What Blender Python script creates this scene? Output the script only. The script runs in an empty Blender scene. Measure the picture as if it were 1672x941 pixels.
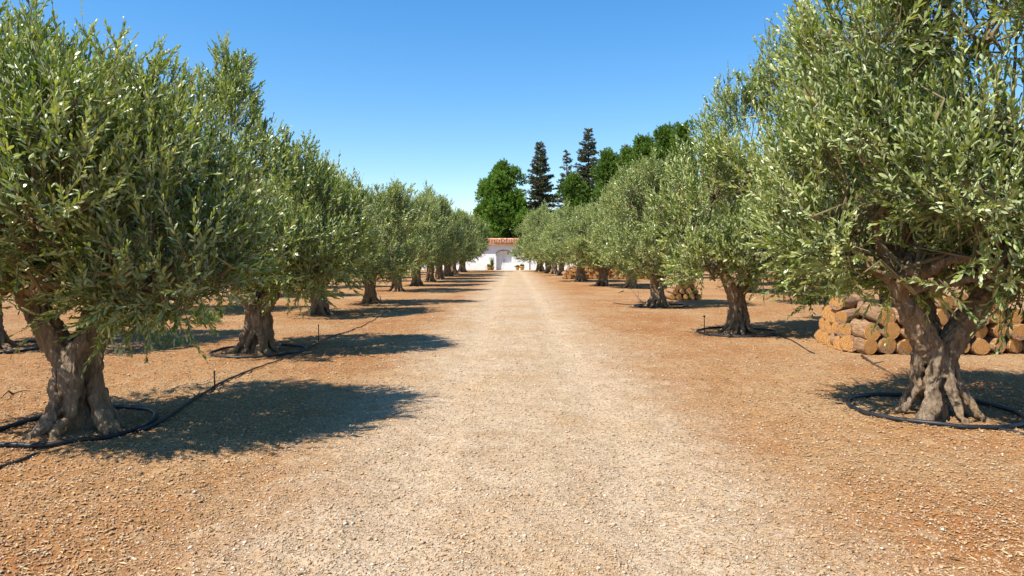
import bpy, bmesh, math, random
import numpy as np
from mathutils import Vector

S = bpy.context.scene
COL = S.collection
F, HOR, CX, CAMH = 1115.0, 418.0, 836.0, 1.65
K = F * CAMH
R = math.radians

# ------------------------------------------------------------------ helpers
def at(px, py):
    d = K / (py - HOR)
    return ((px - CX) / F * d, d)

def _hash(ix, iy, iz, seed):
    h = (ix.astype(np.int64) * 374761393 + iy.astype(np.int64) * 668265263 + iz.astype(np.int64) * 2147483647 % 1274126177 + seed * 1013904223) & 0xFFFFFFFF
    h = ((h ^ (h >> 13)) * 1274126177) & 0xFFFFFFFF
    h = ((h ^ (h >> 16)) * 2246822519) & 0xFFFFFFFF
    h = h ^ (h >> 15)
    return (h & 0xFFFFFF) / float(0xFFFFFF)

def vnoise(p, seed=0):
    p = np.asarray(p, float)
    i = np.floor(p).astype(np.int64); f = p - i
    u = f * f * (3 - 2 * f)
    r = 0
    for dx in (0, 1):
        wx = u[:, 0] if dx else 1 - u[:, 0]
        for dy in (0, 1):
            wy = u[:, 1] if dy else 1 - u[:, 1]
            for dz in (0, 1):
                wz = u[:, 2] if dz else 1 - u[:, 2]
                r = r + wx * wy * wz * _hash(i[:, 0] + dx, i[:, 1] + dy, i[:, 2] + dz, seed)
    return r * 2 - 1

def fbm(p, seed=0, octv=3, gain=.5):
    a, s, t = 1.0, 0, 0
    q = np.asarray(p, float).copy()
    for o in range(octv):
        s = s + a * vnoise(q, seed + o * 17); t += a
        a *= gain; q = q * 2.03 + 5.2
    return s / t

def norm(v):
    return v / np.maximum(np.linalg.norm(v, axis=-1, keepdims=True), 1e-9)

class MB:
    """collects vertices and faces (any polygon size) for one mesh"""
    def __init__(s): s.v = []; s.f = []; s.m = []; s.n = 0
    def add(s, verts, faces, mat=0):
        verts = np.asarray(verts, float).reshape(-1, 3)
        s.v.append(verts)
        for fc in faces:
            s.f.append([i + s.n for i in fc]); s.m.append(mat)
        s.n += len(verts)
    def tube(s, pts, rad, sides=8, mat=0, closed=False, squash=1.0):
        pts = np.asarray(pts, float); n = len(pts)
        rad = np.broadcast_to(np.asarray(rad, float), (n,))
        if closed:
            tan = norm(np.roll(pts, -1, 0) - np.roll(pts, 1, 0))
        else:
            tan = norm(np.gradient(pts, axis=0))
        ref = np.array([0, 0, 1.]) if abs(tan[0][2]) < .9 else np.array([1., 0, 0])
        a = norm(np.cross(tan[0], ref)[None])[0]
        vs = []
        for i in range(n):
            a = a - tan[i] * a.dot(tan[i]); a = a / max(np.linalg.norm(a), 1e-9)
            b = np.cross(tan[i], a)
            th = np.arange(sides) * 2 * math.pi / sides
            vs.append(pts[i] + rad[i] * (np.cos(th)[:, None] * a + np.sin(th)[:, None] * b * squash))
        vs = np.concatenate(vs)
        fs = []
        for i in range(n if closed else n - 1):
            j = (i + 1) % n
            for k in range(sides):
                l = (k + 1) % sides
                fs.append((i * sides + k, i * sides + l, j * sides + l, j * sides + k))
        if not closed:
            fs.append(tuple(range(sides))[::-1]); fs.append(tuple((n - 1) * sides + k for k in range(sides)))
        s.add(vs, fs, mat)
    def box(s, x0, x1, y0, y1, z0, z1, mat=0):
        v = [(x, y, z) for z in (z0, z1) for y in (y0, y1) for x in (x0, x1)]
        s.add(v, [(0, 2, 3, 1), (4, 5, 7, 6), (0, 1, 5, 4), (2, 6, 7, 3), (0, 4, 6, 2), (1, 3, 7, 5)], mat)
    def mesh(s, name, mats, smooth=True):
        me = bpy.data.meshes.new(name)
        me.from_pydata(np.concatenate(s.v).tolist(), [], s.f)
        for m in mats: me.materials.append(m)
        me.polygons.foreach_set('material_index', np.array(s.m, dtype=np.int32))
        me.polygons.foreach_set('use_smooth', np.full(len(me.polygons), smooth))
        me.update(); me.validate()
        return me

def raw_mesh(name, verts, loops, counts, mats, midx=None, attrs=None, smooth=False):
    me = bpy.data.meshes.new(name)
    me.vertices.add(len(verts)); me.vertices.foreach_set('co', np.ascontiguousarray(verts, dtype=np.float32).ravel())
    me.loops.add(len(loops)); me.loops.foreach_set('vertex_index', np.ascontiguousarray(loops, dtype=np.int32))
    me.polygons.add(len(counts))
    st = np.concatenate([[0], np.cumsum(counts)[:-1]]).astype(np.int32)
    me.polygons.foreach_set('loop_start', st); me.polygons.foreach_set('loop_total', np.asarray(counts, dtype=np.int32))
    for m in mats: me.materials.append(m)
    if midx is not None: me.polygons.foreach_set('material_index', np.asarray(midx, dtype=np.int32))
    me.polygons.foreach_set('use_smooth', np.full(len(counts), smooth))
    for k, a in (attrs or {}).items():
        at_ = me.attributes.new(k, 'FLOAT', 'POINT'); at_.data.foreach_set('value', np.ascontiguousarray(a, dtype=np.float32))
    me.update(calc_edges=True)
    return me

def link(name, me, parent=None, loc=None):
    o = bpy.data.objects.new(name, me); COL.objects.link(o)
    if parent: o.parent = parent
    if loc is not None: o.location = loc
    return o
def empty(name, loc, rz=0):
    o = bpy.data.objects.new(name, None); COL.objects.link(o)
    o.location = loc; o.rotation_euler = (0, 0, rz); o.empty_display_size = .3
    return o
def tag(o, label, cat, group=None):
    o['label'] = label; o['category'] = cat
    if group: o['group'] = group
    return o
def copy_tree(o):
    c = o.copy(); COL.objects.link(c)
    for ch in o.children:
        d = ch.copy(); COL.objects.link(d); d.parent = c
        for g in ch.children:
            e = g.copy(); COL.objects.link(e); e.parent = d
    return c

ORD = ['first', 'second', 'third', 'fourth', 'fifth', 'sixth', 'seventh', 'eighth', 'ninth', 'tenth', 'eleventh', 'twelfth',
       'thirteenth', 'fourteenth', 'fifteenth', 'sixteenth', 'seventeenth', 'eighteenth', 'nineteenth', 'twentieth', 'twenty-first', 'twenty-second']

# ------------------------------------------------------------------ materials
def mat(name):
    m = bpy.data.materials.new(name); m.use_nodes = True
    nt = m.node_tree; nt.nodes.clear()
    out = nt.nodes.new('ShaderNodeOutputMaterial')
    return m, nt, out
def N(nt, typ, **kw):
    n = nt.nodes.new(typ)
    for k, v in kw.items():
        if k in n.inputs: n.inputs[k].default_value = v
        else: setattr(n, k, v)
    return n
def L(nt, a, b): nt.links.new(a, b)
def ramp(nt, fac, stops):
    r = nt.nodes.new('ShaderNodeValToRGB'); e = r.color_ramp.elements
    while len(e) < len(stops): e.new(.5)
    for el, (p, c) in zip(e, stops): el.position = p; el.color = (*c, 1) if len(c) == 3 else c
    if fac is not None: nt.links.new(fac, r.inputs['Fac'])
    return r.outputs['Color']
def mixc(nt, fac, a, b, mode='MIX'):
    m = nt.nodes.new('ShaderNodeMix'); m.data_type = 'RGBA'; m.blend_type = mode
    for sock, val in ((m.inputs[0], fac), (m.inputs[6], a), (m.inputs[7], b)):
        if hasattr(val, 'is_output'): nt.links.new(val, sock)
        elif isinstance(val, (int, float)): sock.default_value = val
        else: sock.default_value = (*val, 1)
    return m.outputs[2]
def math_(nt, op, a, b=0.0, c=None):
    m = nt.nodes.new('ShaderNodeMath'); m.operation = op
    for i, v in enumerate((a, b, c)):
        if v is None: continue
        if hasattr(v, 'is_output'): nt.links.new(v, m.inputs[i])
        else: m.inputs[i].default_value = v
    return m.outputs[0]
def noise(nt, vec, scale, detail=4, rough=.55, dist=0):
    n = N(nt, 'ShaderNodeTexNoise', Scale=scale, Detail=detail, Roughness=rough, Distortion=dist)
    nt.links.new(vec, n.inputs['Vector']); return n.outputs['Fac']
def smooth(nt, v, lo, hi):
    m = nt.nodes.new('ShaderNodeMapRange'); m.interpolation_type = 'SMOOTHSTEP'
    nt.links.new(v, m.inputs[0]); m.inputs[1].default_value = lo; m.inputs[2].default_value = hi
    return m.outputs[0]
def bump(nt, h, strength, dist, prev=None):
    b = N(nt, 'ShaderNodeBump', Strength=strength, Distance=dist); nt.links.new(h, b.inputs['Height'])
    if prev: nt.links.new(prev, b.inputs['Normal'])
    return b.outputs['Normal']
def principled(nt, out, col, rough=.8, spec=.3, normal=None):
    p = nt.nodes.new('ShaderNodeBsdfPrincipled')
    if hasattr(col, 'is_output'): nt.links.new(col, p.inputs['Base Color'])
    else: p.inputs['Base Color'].default_value = (*col, 1)
    if hasattr(rough, 'is_output'): nt.links.new(rough, p.inputs['Roughness'])
    else: p.inputs['Roughness'].default_value = rough
    p.inputs['Specular IOR Level'].default_value = spec
    if normal: nt.links.new(normal, p.inputs['Normal'])
    nt.links.new(p.outputs[0], out.inputs[0]); return p
def coords(nt, which='Object', scale=None):
    t = nt.nodes.new('ShaderNodeTexCoord').outputs[which]
    if scale:
        m = nt.nodes.new('ShaderNodeMapping'); m.inputs['Scale'].default_value = scale; nt.links.new(t, m.inputs[0]); t = m.outputs[0]
    return t

def leaf_material(name, top, back, trans, rough=.42, spec=.5, tw=.22):
    m, nt, out = mat(name)
    a = N(nt, 'ShaderNodeAttribute', attribute_name='tint')
    ct = ramp(nt, a.outputs['Fac'], top)
    g = nt.nodes.new('ShaderNodeNewGeometry')
    c = mixc(nt, g.outputs['Backfacing'], ct, mixc(nt, .35, back, ct))
    p = principled(nt, out, c, rough, spec)
    t = nt.nodes.new('ShaderNodeBsdfTranslucent'); L(nt, mixc(nt, 1.0, ct, trans, 'MULTIPLY'), t.inputs['Color'])
    mx = nt.nodes.new('ShaderNodeMixShader'); mx.inputs[0].default_value = tw
    L(nt, p.outputs[0], mx.inputs[1]); L(nt, t.outputs[0], mx.inputs[2]); L(nt, mx.outputs[0], out.inputs[0])
    return m

M = {}
M['olive_leaf'] = leaf_material('olive_leaf', [(0, (.050, .095, .012)), (.38, (.155, .222, .034)), (.68, (.32, .375, .085)), (1, (.60, .60, .25))],
                                (.42, .455, .215), (1.7, 1.8, .45), .35, .55, .19)
M['pine_leaf'] = leaf_material('pine_leaf', [(0, (.045, .095, .012)), (.5, (.12, .205, .026)), (1, (.24, .33, .05))], (.07, .12, .02), (1.3, 1.5, .5), .6, .25, .15)
M['bright_leaf'] = leaf_material('bright_leaf', [(0, (.05, .12, .012)), (.5, (.125, .235, .022)), (1, (.24, .35, .04))], (.09, .16, .03), (1.3, 1.5, .5), .55, .3, .2)
M['fir_leaf'] = leaf_material('fir_leaf', [(0, (.055, .075, .025)), (.5, (.115, .13, .05)), (1, (.22, .20, .09))], (.06, .06, .035), (1, 1, .6), .7, .2, .06)

def bark_mat(name, c0, c1, c2):
    m, nt, out = mat(name)
    v = coords(nt, 'Object', (1, 1, .28)); v2 = coords(nt, 'Object')
    n1 = noise(nt, v, 9, 6, .65, .6); n2 = noise(nt, v, 34, 5, .7, .4); n3 = noise(nt, v2, 2.2, 3)
    c = mixc(nt, .45, ramp(nt, n1, [(.34, c0), (.47, c1), (.70, c2)]), ramp(nt, n2, [(.36, c0), (.5, c1), (.66, c2)]))
    c = mixc(nt, smooth(nt, n3, .45, .7), c, (c1[0] * 1.25, c1[1] * 1.15, c1[2] * .95))
    nb = bump(nt, n1, 1.0, .07); nb = bump(nt, n2, .9, .022, nb)
    principled(nt, out, c, .9, .15, nb); return m
M['olive_bark'] = bark_mat('olive_bark', (.06, .042, .026), (.22, .155, .10), (.40, .31, .21))
M['dark_bark'] = bark_mat('dark_bark', (.05, .035, .025), (.10, .07, .05), (.16, .12, .09))
m, nt, out = mat('twig'); principled(nt, out, ramp(nt, noise(nt, coords(nt), 3), [(.35, (.12, .09, .045)), (.65, (.24, .185, .09))]), .8, .2); M['twig'] = m

# ground: one node recipe used by the soil sheet and the road sheet
def ground_mat(name):
    m, nt, out = mat(name)
    v = coords(nt)
    sx = nt.nodes.new('ShaderNodeSeparateXYZ'); L(nt, v, sx.inputs[0])
    wob = noise(nt, v, .55, 3); wob2 = noise(nt, v, 2.4, 4)
    ax = math_(nt, 'ABSOLUTE', math_(nt, 'SUBTRACT', sx.outputs[0], .12))
    e = math_(nt, 'ADD', ax, math_(nt, 'MULTIPLY', math_(nt, 'SUBTRACT', wob, .5), 1.5))
    e = math_(nt, 'ADD', e, math_(nt, 'MULTIPLY', math_(nt, 'SUBTRACT', wob2, .5), 1.3))
    road = math_(nt, 'SUBTRACT', 1.0, smooth(nt, e, .95, 2.55))
    big = noise(nt, v, .42, 5, .6); mid = noise(nt, v, 3.1, 5, .65); fine = noise(nt, v, 38, 4, .7); grit = noise(nt, v, 120, 3, .7)
    soil = ramp(nt, big, [(.34, (.30, .128, .043)), (.5, (.345, .178, .072)), (.66, (.385, .24, .118))])
    soil = mixc(nt, smooth(nt, mid, .52, .70), soil, (.40, .26, .135))
    rd = ramp(nt, mid, [(.3, (.385, .265, .155)), (.5, (.455, .33, .207)), (.7, (.52, .39, .255))])
    rd = mixc(nt, smooth(nt, big, .5, .62), rd, (.42, .28, .155))
    rut = math_(nt, 'SUBTRACT', 1.0, smooth(nt, math_(nt, 'ADD', math_(nt, 'ABSOLUTE', math_(nt, 'SUBTRACT', ax, .82)), math_(nt, 'MULTIPLY', math_(nt, 'SUBTRACT', wob2, .5), .5)), .06, .36))
    rd = mixc(nt, math_(nt, 'MULTIPLY', math_(nt, 'MULTIPLY', rut, big), .5), rd, (.56, .43, .29))
    c = mixc(nt, road, soil, rd)
    c = mixc(nt, .7, c, ramp(nt, fine, [(.36, (.36, .33, .29)), (.5, (1, 1, 1)), (.64, (1.3, 1.27, 1.24))]), 'MULTIPLY')
    vo = N(nt, 'ShaderNodeTexVoronoi', Scale=46.0); L(nt, v, vo.inputs['Vector'])
    vs = nt.nodes.new('ShaderNodeSeparateColor'); L(nt, vo.outputs['Color'], vs.inputs[0])
    peb = math_(nt, 'MULTIPLY', math_(nt, 'GREATER_THAN', vs.outputs[0], .72), math_(nt, 'LESS_THAN', vo.outputs['Distance'], .4))
    c = mixc(nt, math_(nt, 'MULTIPLY', peb, .75), c, ramp(nt, vs.outputs[1], [(0, (.22, .15, .09)), (.4, (.46, .34, .22)), (1, (.70, .59, .45))]))
    nb = bump(nt, mid, .5, .06); nb = bump(nt, fine, .9, .022, nb); nb = bump(nt, grit, .6, .006, nb)
    nb = bump(nt, math_(nt, 'MULTIPLY', peb, math_(nt, 'SUBTRACT', .5, vo.outputs['Distance'])), .8, .02, nb)
    principled(nt, out, c, .95, .1, nb); return m
M['ground'] = ground_mat('soil')
M['road'] = ground_mat('track')

def attr_mat(name, stops, rough=.9, spec=.15):
    m, nt, out = mat(name); a = N(nt, 'ShaderNodeAttribute', attribute_name='tint')
    principled(nt, out, ramp(nt, a.outputs['Fac'], stops), rough, spec); return m
M['stone'] = attr_mat('stone', [(0, (.18, .11, .06)), (.25, (.36, .21, .105)), (.6, (.47, .31, .175)), (.9, (.54, .42, .29)), (1, (.64, .55, .43))])
M['litter'] = attr_mat('litter', [(0, (.13, .07, .025)), (.3, (.30, .155, .055)), (.7, (.47, .28, .115)), (1, (.60, .42, .22))])
M['grass'] = leaf_material('grass', [(0, (.05, .10, .015)), (.5, (.10, .17, .03)), (1, (.2, .24, .06))], (.1, .16, .03), (1.4, 1.5, .5), .5, .3, .25)

m, nt, out = mat('hose'); nz = noise(nt, coords(nt), 14)
principled(nt, out, ramp(nt, nz, [(.4, (.010, .012, .016)), (.7, (.028, .028, .029))]), .5, .4); M['hose'] = m
m, nt, out = mat('plastic'); principled(nt, out, (.015, .015, .017), .45, .4); M['plastic'] = m

m, nt, out = mat('log_bark'); v = coords(nt, 'Object', (1, .9, 1)); oi = nt.nodes.new('ShaderNodeObjectInfo')
n1 = noise(nt, v, 3.4, 6, .68, .4); n2 = noise(nt, v, 13, 4, .7)
c = ramp(nt, n1, [(.33, (.10, .055, .03)), (.5, (.32, .185, .095)), (.68, (.50, .33, .19))])
c = mixc(nt, math_(nt, 'MULTIPLY', oi.outputs['Random'], .5), c, (.24, .15, .09))
principled(nt, out, c, .9, .1, bump(nt, n2, .6, .01, bump(nt, n1, .8, .03))); M['log_bark'] = m
m, nt, out = mat('log_cut'); v = coords(nt, 'Object', (1, .05, 1)); oi = nt.nodes.new('ShaderNodeObjectInfo')
w = N(nt, 'ShaderNodeTexWave', Scale=1.7, Distortion=4.0, Detail=3.0); w.wave_type = 'RINGS'; w.rings_direction = 'Y'; L(nt, v, w.inputs['Vector'])
n1 = noise(nt, v, 2.6, 6, .72, .4); n2 = noise(nt, v, 16, 3)
c = ramp(nt, math_(nt, 'ADD', math_(nt, 'MULTIPLY', w.outputs['Fac'], .30), math_(nt, 'MULTIPLY', n1, .66)), [(.30, (.13, .055, .02)), (.45, (.43, .20, .058)), (.66, (.60, .36, .14))])
c = mixc(nt, math_(nt, 'MULTIPLY', oi.outputs['Random'], .45), c, (.46, .23, .075))
principled(nt, out, c, .85, .15, bump(nt, n2, .4, .008, bump(nt, n1, .6, .02))); M['log_cut'] = m

m, nt, out = mat('whitewash'); v = coords(nt); n1 = noise(nt, v, 1.3, 5, .6); n2 = noise(nt, v, 18, 4)
principled(nt, out, ramp(nt, n1, [(.3, (.80, .79, .77)), (.6, (.88, .88, .87))]), .85, .2, bump(nt, n2, .3, .01)); M['white'] = m
m, nt, out = mat('door_paint'); v = coords(nt, 'Object', (9, 1, 1)); n1 = noise(nt, v, 1.5, 4)
principled(nt, out, ramp(nt, n1, [(.3, (.76, .78, .80)), (.6, (.84, .85, .86))]), .5, .4); M['door'] = m
m, nt, out = mat('stone_trim'); principled(nt, out, ramp(nt, noise(nt, coords(nt), 7), [(.3, (.16, .13, .10)), (.7, (.30, .25, .19))]), .85, .2); M['trim'] = m
m, nt, out = mat('terracotta'); v = coords(nt, 'Object', (4.5, 2.6, .01))
vo = N(nt, 'ShaderNodeTexVoronoi', Scale=1.0, Randomness=.2); L(nt, v, vo.inputs['Vector'])
sc_ = nt.nodes.new('ShaderNodeSeparateColor'); L(nt, vo.outputs['Color'], sc_.inputs[0])
c = ramp(nt, sc_.outputs[0], [(0, (.42, .17, .085)), (.5, (.60, .29, .16)), (1, (.72, .46, .30))])
principled(nt, out, c, .85, .15, bump(nt, noise(nt, coords(nt), 25), .4, .01)); M['terracotta'] = m
m, nt, out = mat('pot_clay'); principled(nt, out, ramp(nt, noise(nt, coords(nt), 9), [(.3, (.50, .25, .09)), (.7, (.66, .38, .15))]), .8, .2); M['pot'] = m
m, nt, out = mat('iron'); principled(nt, out, (.03, .03, .03), .5, .4); M['iron'] = m
m, nt, out = mat('lamp_glass'); principled(nt, out, (.5, .48, .4), .15, .5); M['glass'] = m

# ------------------------------------------------------------------ terrain
def hfun(x, y):
    p = np.stack([x, y, np.zeros_like(x)], 1)
    f = np.clip(1.3 - y / 30, 0.15, 1)
    h = .035 * fbm(p * .5, 3, 3) + f * (.022 * fbm(p * 2.2, 11, 3) + .016 * vnoise(p * 7.5, 23) + .009 * vnoise(p * 15., 29))
    rd = np.clip(1.6 - np.abs(x - .12) / 1.6, 0, 1)
    h = h * (1 - .35 * rd)
    rut = np.exp(-((np.abs(x - .12) - .8) / .25) ** 2) * .02
    return (h - rut) * np.clip((90 - np.abs(y)) / 30, 0, 1)

def hsoft(x, y):
    r = 0
    for ox in (-.09, -.03, .03, .09):
        for oy in (-.09, -.03, .03, .09): r = r + hfun(x + ox, y + oy)
    return r / 16
def h1(x, y): return float(hfun(np.array([float(x)]), np.array([float(y)]))[0])

xs = list(np.arange(0, 5.6, .046)); s = .046
while xs[-1] < 700: s *= 1.07; xs.append(xs[-1] + s)
xs = np.array(sorted(set([-a for a in xs] + xs)))
ys = [-60, -30, -15, -8, -4, -1, 1, 2.2, 2.8]; 
while ys[-1] < 32: ys.append(ys[-1] * 1.0088)
while ys[-1] < 900: ys.append(ys[-1] * 1.035)
ys = np.array(ys)
GX, GY = np.meshgrid(xs, ys)
GZ = hfun(GX.ravel(), GY.ravel()).reshape(GX.shape)
nx, ny = len(xs), len(ys)
def grid_mesh(name, mask, dz, m):
    jj, ii = np.nonzero(mask)
    q = np.stack([jj * nx + ii, jj * nx + ii + 1, (jj + 1) * nx + ii + 1, (jj + 1) * nx + ii], 1)
    used, inv = np.unique(q.ravel(), return_inverse=True)
    V = np.stack([GX.ravel()[used], GY.ravel()[used], GZ.ravel()[used] + dz], 1)
    return raw_mesh(name, V, inv, np.full(len(q), 4), [m], smooth=True)
g = link('ground', grid_mesh('ground', np.ones((ny - 1, nx - 1), bool), 0, M['ground'])); g['kind'] = 'structure'
cx_ = (xs[:-1] + xs[1:]) / 2; cy_ = (ys[:-1] + ys[1:]) / 2
CXg, CYg = np.meshgrid(cx_, cy_)
edge = 2.35 + .3 * vnoise(np.stack([CYg.ravel() * .6, np.sign(CXg.ravel()) * 9, CYg.ravel() * 0], 1), 5).reshape(CXg.shape)
rmask = (np.abs(CXg - .12) < edge) & (CYg > -25) & (CYg < 78.5)
o = link('dirt_road', grid_mesh('dirt_road', rmask, .004, M['road'])); o['kind'] = 'structure'

# pebbles and dry litter (uncountable)
def scatter(n, rng, dmin, dmax, power=1.0, half=None):
    u = rng.random(n)
    d = dmin * (dmax / dmin) ** (u ** power)
    x = (rng.random(n) * 2 - 1) * d * .80
    return x, d
def pebbles(n, seed):
    rng = np.random.default_rng(seed)
    x, y = scatter(n, rng, 3.1, 26)
    big = rng.random(n)
    r = (.0026 + .0042 * rng.random(n) + .009 * big ** 18) * (1 + y / 26)
    octv = np.array([[1, 0, 0], [0, 1, 0], [-1, 0, 0], [0, -1, 0], [0, 0, 1], [0, 0, -1.]])
    V = octv[None] * (.65 + .7 * rng.random((n, 6, 1)))
    V = V * np.stack([1 + .5 * rng.random(n), np.ones(n), .45 + .4 * rng.random(n)], 1)[:, None]
    a = rng.random(n) * 6.283; ca, sa = np.cos(a), np.sin(a)
    X = V[..., 0] * ca[:, None] - V[..., 1] * sa[:, None]; Y = V[..., 0] * sa[:, None] + V[..., 1] * ca[:, None]
    V = np.stack([X, Y, V[..., 2]], -1) * r[:, None, None]
    V += np.stack([x, y, hfun(x, y) + .005 + r * .2], 1)[:, None]
    fc = np.array([[0, 1, 4], [1, 2, 4], [2, 3, 4], [3, 0, 4], [1, 0, 5], [2, 1, 5], [3, 2, 5], [0, 3, 5]])
    lo = (fc[None] + (np.arange(n) * 6)[:, None, None]).ravel()
    t = np.clip(rng.normal(.50, .22, n) + .14 * (np.abs(x) < 1.7), 0, 1)
    return raw_mesh('gravel', V.reshape(-1, 3), lo, np.full(n * 8, 3), [M['stone']], attrs={'tint': np.repeat(t, 6)}, smooth=True)
o = link('gravel', pebbles(90000, 4)); o['kind'] = 'stuff'; 
def litter(n, seed):
    rng = np.random.default_rng(seed)
    x, y = scatter(n * 2, rng, 3.1, 24)
    keep = rng.random(n * 2) < np.clip((np.abs(x) - .7) / 1.6, .06, 1)
    x, y = x[keep][:n], y[keep][:n]
    for tx, ty in (at(130, 700), at(1528, 681), at(423, 573), at(1206, 544)):   # leaves dropped thickly round the near trunks
        k = 1600; a_ = rng.random(k) * 6.283; r_ = .3 + np.abs(rng.normal(0, .42, k))
        x = np.concatenate([x, tx + r_ * np.cos(a_)]); y = np.concatenate([y, ty + r_ * np.sin(a_)])
    n = len(x)
    ln = (.009 + .018 * rng.random(n) ** 1.6) * (1 + y / 30); w = ln * (.16 + .2 * rng.random(n))
    a = rng.random(n) * 6.283
    base = np.array([[-1, 0, 0], [-.2, 1, .35], [-.2, -1, .35], [1, 0, .1]])
    V = np.stack([base[None, :, 0] * ln[:, None], base[None, :, 1] * w[:, None], base[None, :, 2] * (ln * .5)[:, None] * (rng.random((n, 1)) + .2)], -1)
    ca, sa = np.cos(a)[:, None], np.sin(a)[:, None]
    X = V[..., 0] * ca - V[..., 1] * sa; Y = V[..., 0] * sa + V[..., 1] * ca
    V = np.stack([X, Y, V[..., 2]], -1) + np.stack([x, y, hfun(x, y) + .007], 1)[:, None]
    fc = np.array([[0, 2, 3], [0, 3, 1]])
    lo = (fc[None] + (np.arange(n) * 4)[:, None, None]).ravel()
    return raw_mesh('leaf_litter', V.reshape(-1, 3), lo, np.full(n * 2, 3), [M['litter']], attrs={'tint': np.repeat(np.clip(rng.normal(.6, .25, n), 0, 1), 4)})
o = link('leaf_litter', litter(24000, 9)); o['kind'] = 'stuff'

# ------------------------------------------------------------------ foliage engine
def leaves(org, dirs, Ls, bend, nleaf, llen, lwid, rng, tint, spread=(.98, .30), twig_r=.004, sides6=True, branches=None):
    """org/dirs (n,3), Ls (n): shoots carrying opposite pairs of leaves; returns V, loops, counts, midx, tint"""
    n = len(org)
    t = (np.arange(nleaf) + .6) / nleaf
    t = np.clip(t[None] + rng.normal(0, .25 / nleaf, (n, nleaf)), .02, 1.0)
    up = np.array([0, 0, 1.])
    P = org[:, None] + dirs[:, None] * (Ls[:, None] * t)[..., None] + bend[:, None] * (Ls[:, None] * t ** 2)[..., None]
    T = norm(dirs[:, None] + 2 * bend[:, None] * t[..., None])
    ref = norm(rng.normal(0, 1, (n, 1, 3)))
    A = norm(np.cross(T, ref)); B = np.cross(T, A)
    k = np.arange(nleaf)
    az = (k // 2) * (math.pi / 2) + (k % 2) * math.pi + rng.normal(0, .35, (n, nleaf))
    rad = A * np.cos(az)[..., None] + B * np.sin(az)[..., None]
    al = spread[0] + (spread[1] - spread[0]) * t + rng.normal(0, .16, (n, nleaf))
    D = T * np.cos(al)[..., None] + rad * np.sin(al)[..., None]
    Sd = norm(np.cross(D, T) + rng.normal(0, .25, (n, nleaf, 3)))
    Sd = norm(Sd - D * (Sd * D).sum(-1, keepdims=True))
    Nn = np.cross(Sd, D)
    ln = llen * (.75 + .45 * rng.random((n, nleaf))) * (1 - .45 * t ** 3) * (.75 + .25 * np.minimum(1, t * 4))
    wd = lwid * (.8 + .4 * rng.random((n, nleaf))) * (1 - .25 * t ** 3)
    ln = ln[..., None]; wd = wd[..., None]
    curl = (rng.normal(.05, .1, (n, nleaf)))[..., None]
    fold = .25
    if sides6:
        vs = [P, P + D * ln * .34 + Sd * wd * .42 + Nn * wd * fold * .8, P + D * ln * .34 - Sd * wd * .42 + Nn * wd * fold * .8,
              P + D * ln * .72 + Sd * wd * .46 + Nn * (wd * fold * .8 + ln * curl * .5), P + D * ln * .72 - Sd * wd * .46 + Nn * (wd * fold * .8 + ln * curl * .5),
              P + D * ln + Nn * ln * curl]
        fl = [0, 2, 1, 1, 2, 4, 3, 3, 4, 5]; fc = [3, 4, 3]
    else:
        vs = [P, P + D * ln * .55 + Sd * wd * .5, P + D * ln * .55 - Sd * wd * .5, P + D * ln + Nn * ln * curl]
        fl = [0, 2, 3, 1]; fc = [4]
    nv = len(vs)
    V = np.stack(vs, 2).reshape(-1, 3)
    q = n * nleaf
    lo = (np.array(fl)[None] + (np.arange(q) * nv)[:, None]).ravel()
    ct = np.tile(fc, q); mi = np.zeros(len(ct), int)
    tt = np.clip(tint[:, None] + rng.normal(0, .13, (n, nleaf)) + .22 * (t - .4), 0, 1)
    tn = np.repeat(tt.ravel(), nv)
    # twig: tapered three-sided strip in three pieces
    if twig_r:
        tk = np.array([-.25, .35, .98])
        Pk = org[:, None] + dirs[:, None] * (Ls[:, None] * tk)[..., None] + bend[:, None] * (Ls[:, None] * tk ** 2 * np.sign(tk))[..., None]
        A0, B0 = A[:, :1], B[:, :1]
        rr = twig_r * np.array([1.3, 1, .5])[None, :, None]
        ring = [Pk + rr * (A0 * math.cos(a) + B0 * math.sin(a)) for a in (0, 2.09, 4.19)]
        W = np.stack(ring, 2).reshape(-1, 3)   # n,3,3
        f = []
        for s_ in range(2):
            for a in range(3):
                b = (a + 1) % 3
                f += [s_ * 3 + a, s_ * 3 + b, s_ * 3 + 3 + b, s_ * 3 + 3 + a]
        lo2 = (np.array(f)[None] + (np.arange(n) * 9)[:, None]).ravel() + len(V)
        V = np.concatenate([V, W]); lo = np.concatenate([lo, lo2]); ct = np.concatenate([ct, np.full(n * 6, 4)])
        mi = np.concatenate([mi, np.ones(n * 6, int)]); tn = np.concatenate([tn, np.full(len(W), .5)])
    return V, lo, ct, mi, tn

def merge(parts):
    V, lo, ct, mi, tn = [], [], [], [], []; off = 0
    for p in parts:
        V.append(p[0]); lo.append(p[1] + off); ct.append(p[2]); mi.append(p[3]); tn.append(p[4]); off += len(p[0])
    return [np.concatenate(a) for a in (V, lo, ct, mi, tn)]

def mb_part(mb, matidx, t=.5):
    V = np.concatenate(mb.v); lo = np.concatenate([np.array(f) for f in mb.f]); ct = np.array([len(f) for f in mb.f])
    return V, lo, ct, np.full(len(ct), matidx), np.full(len(V), t)

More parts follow.
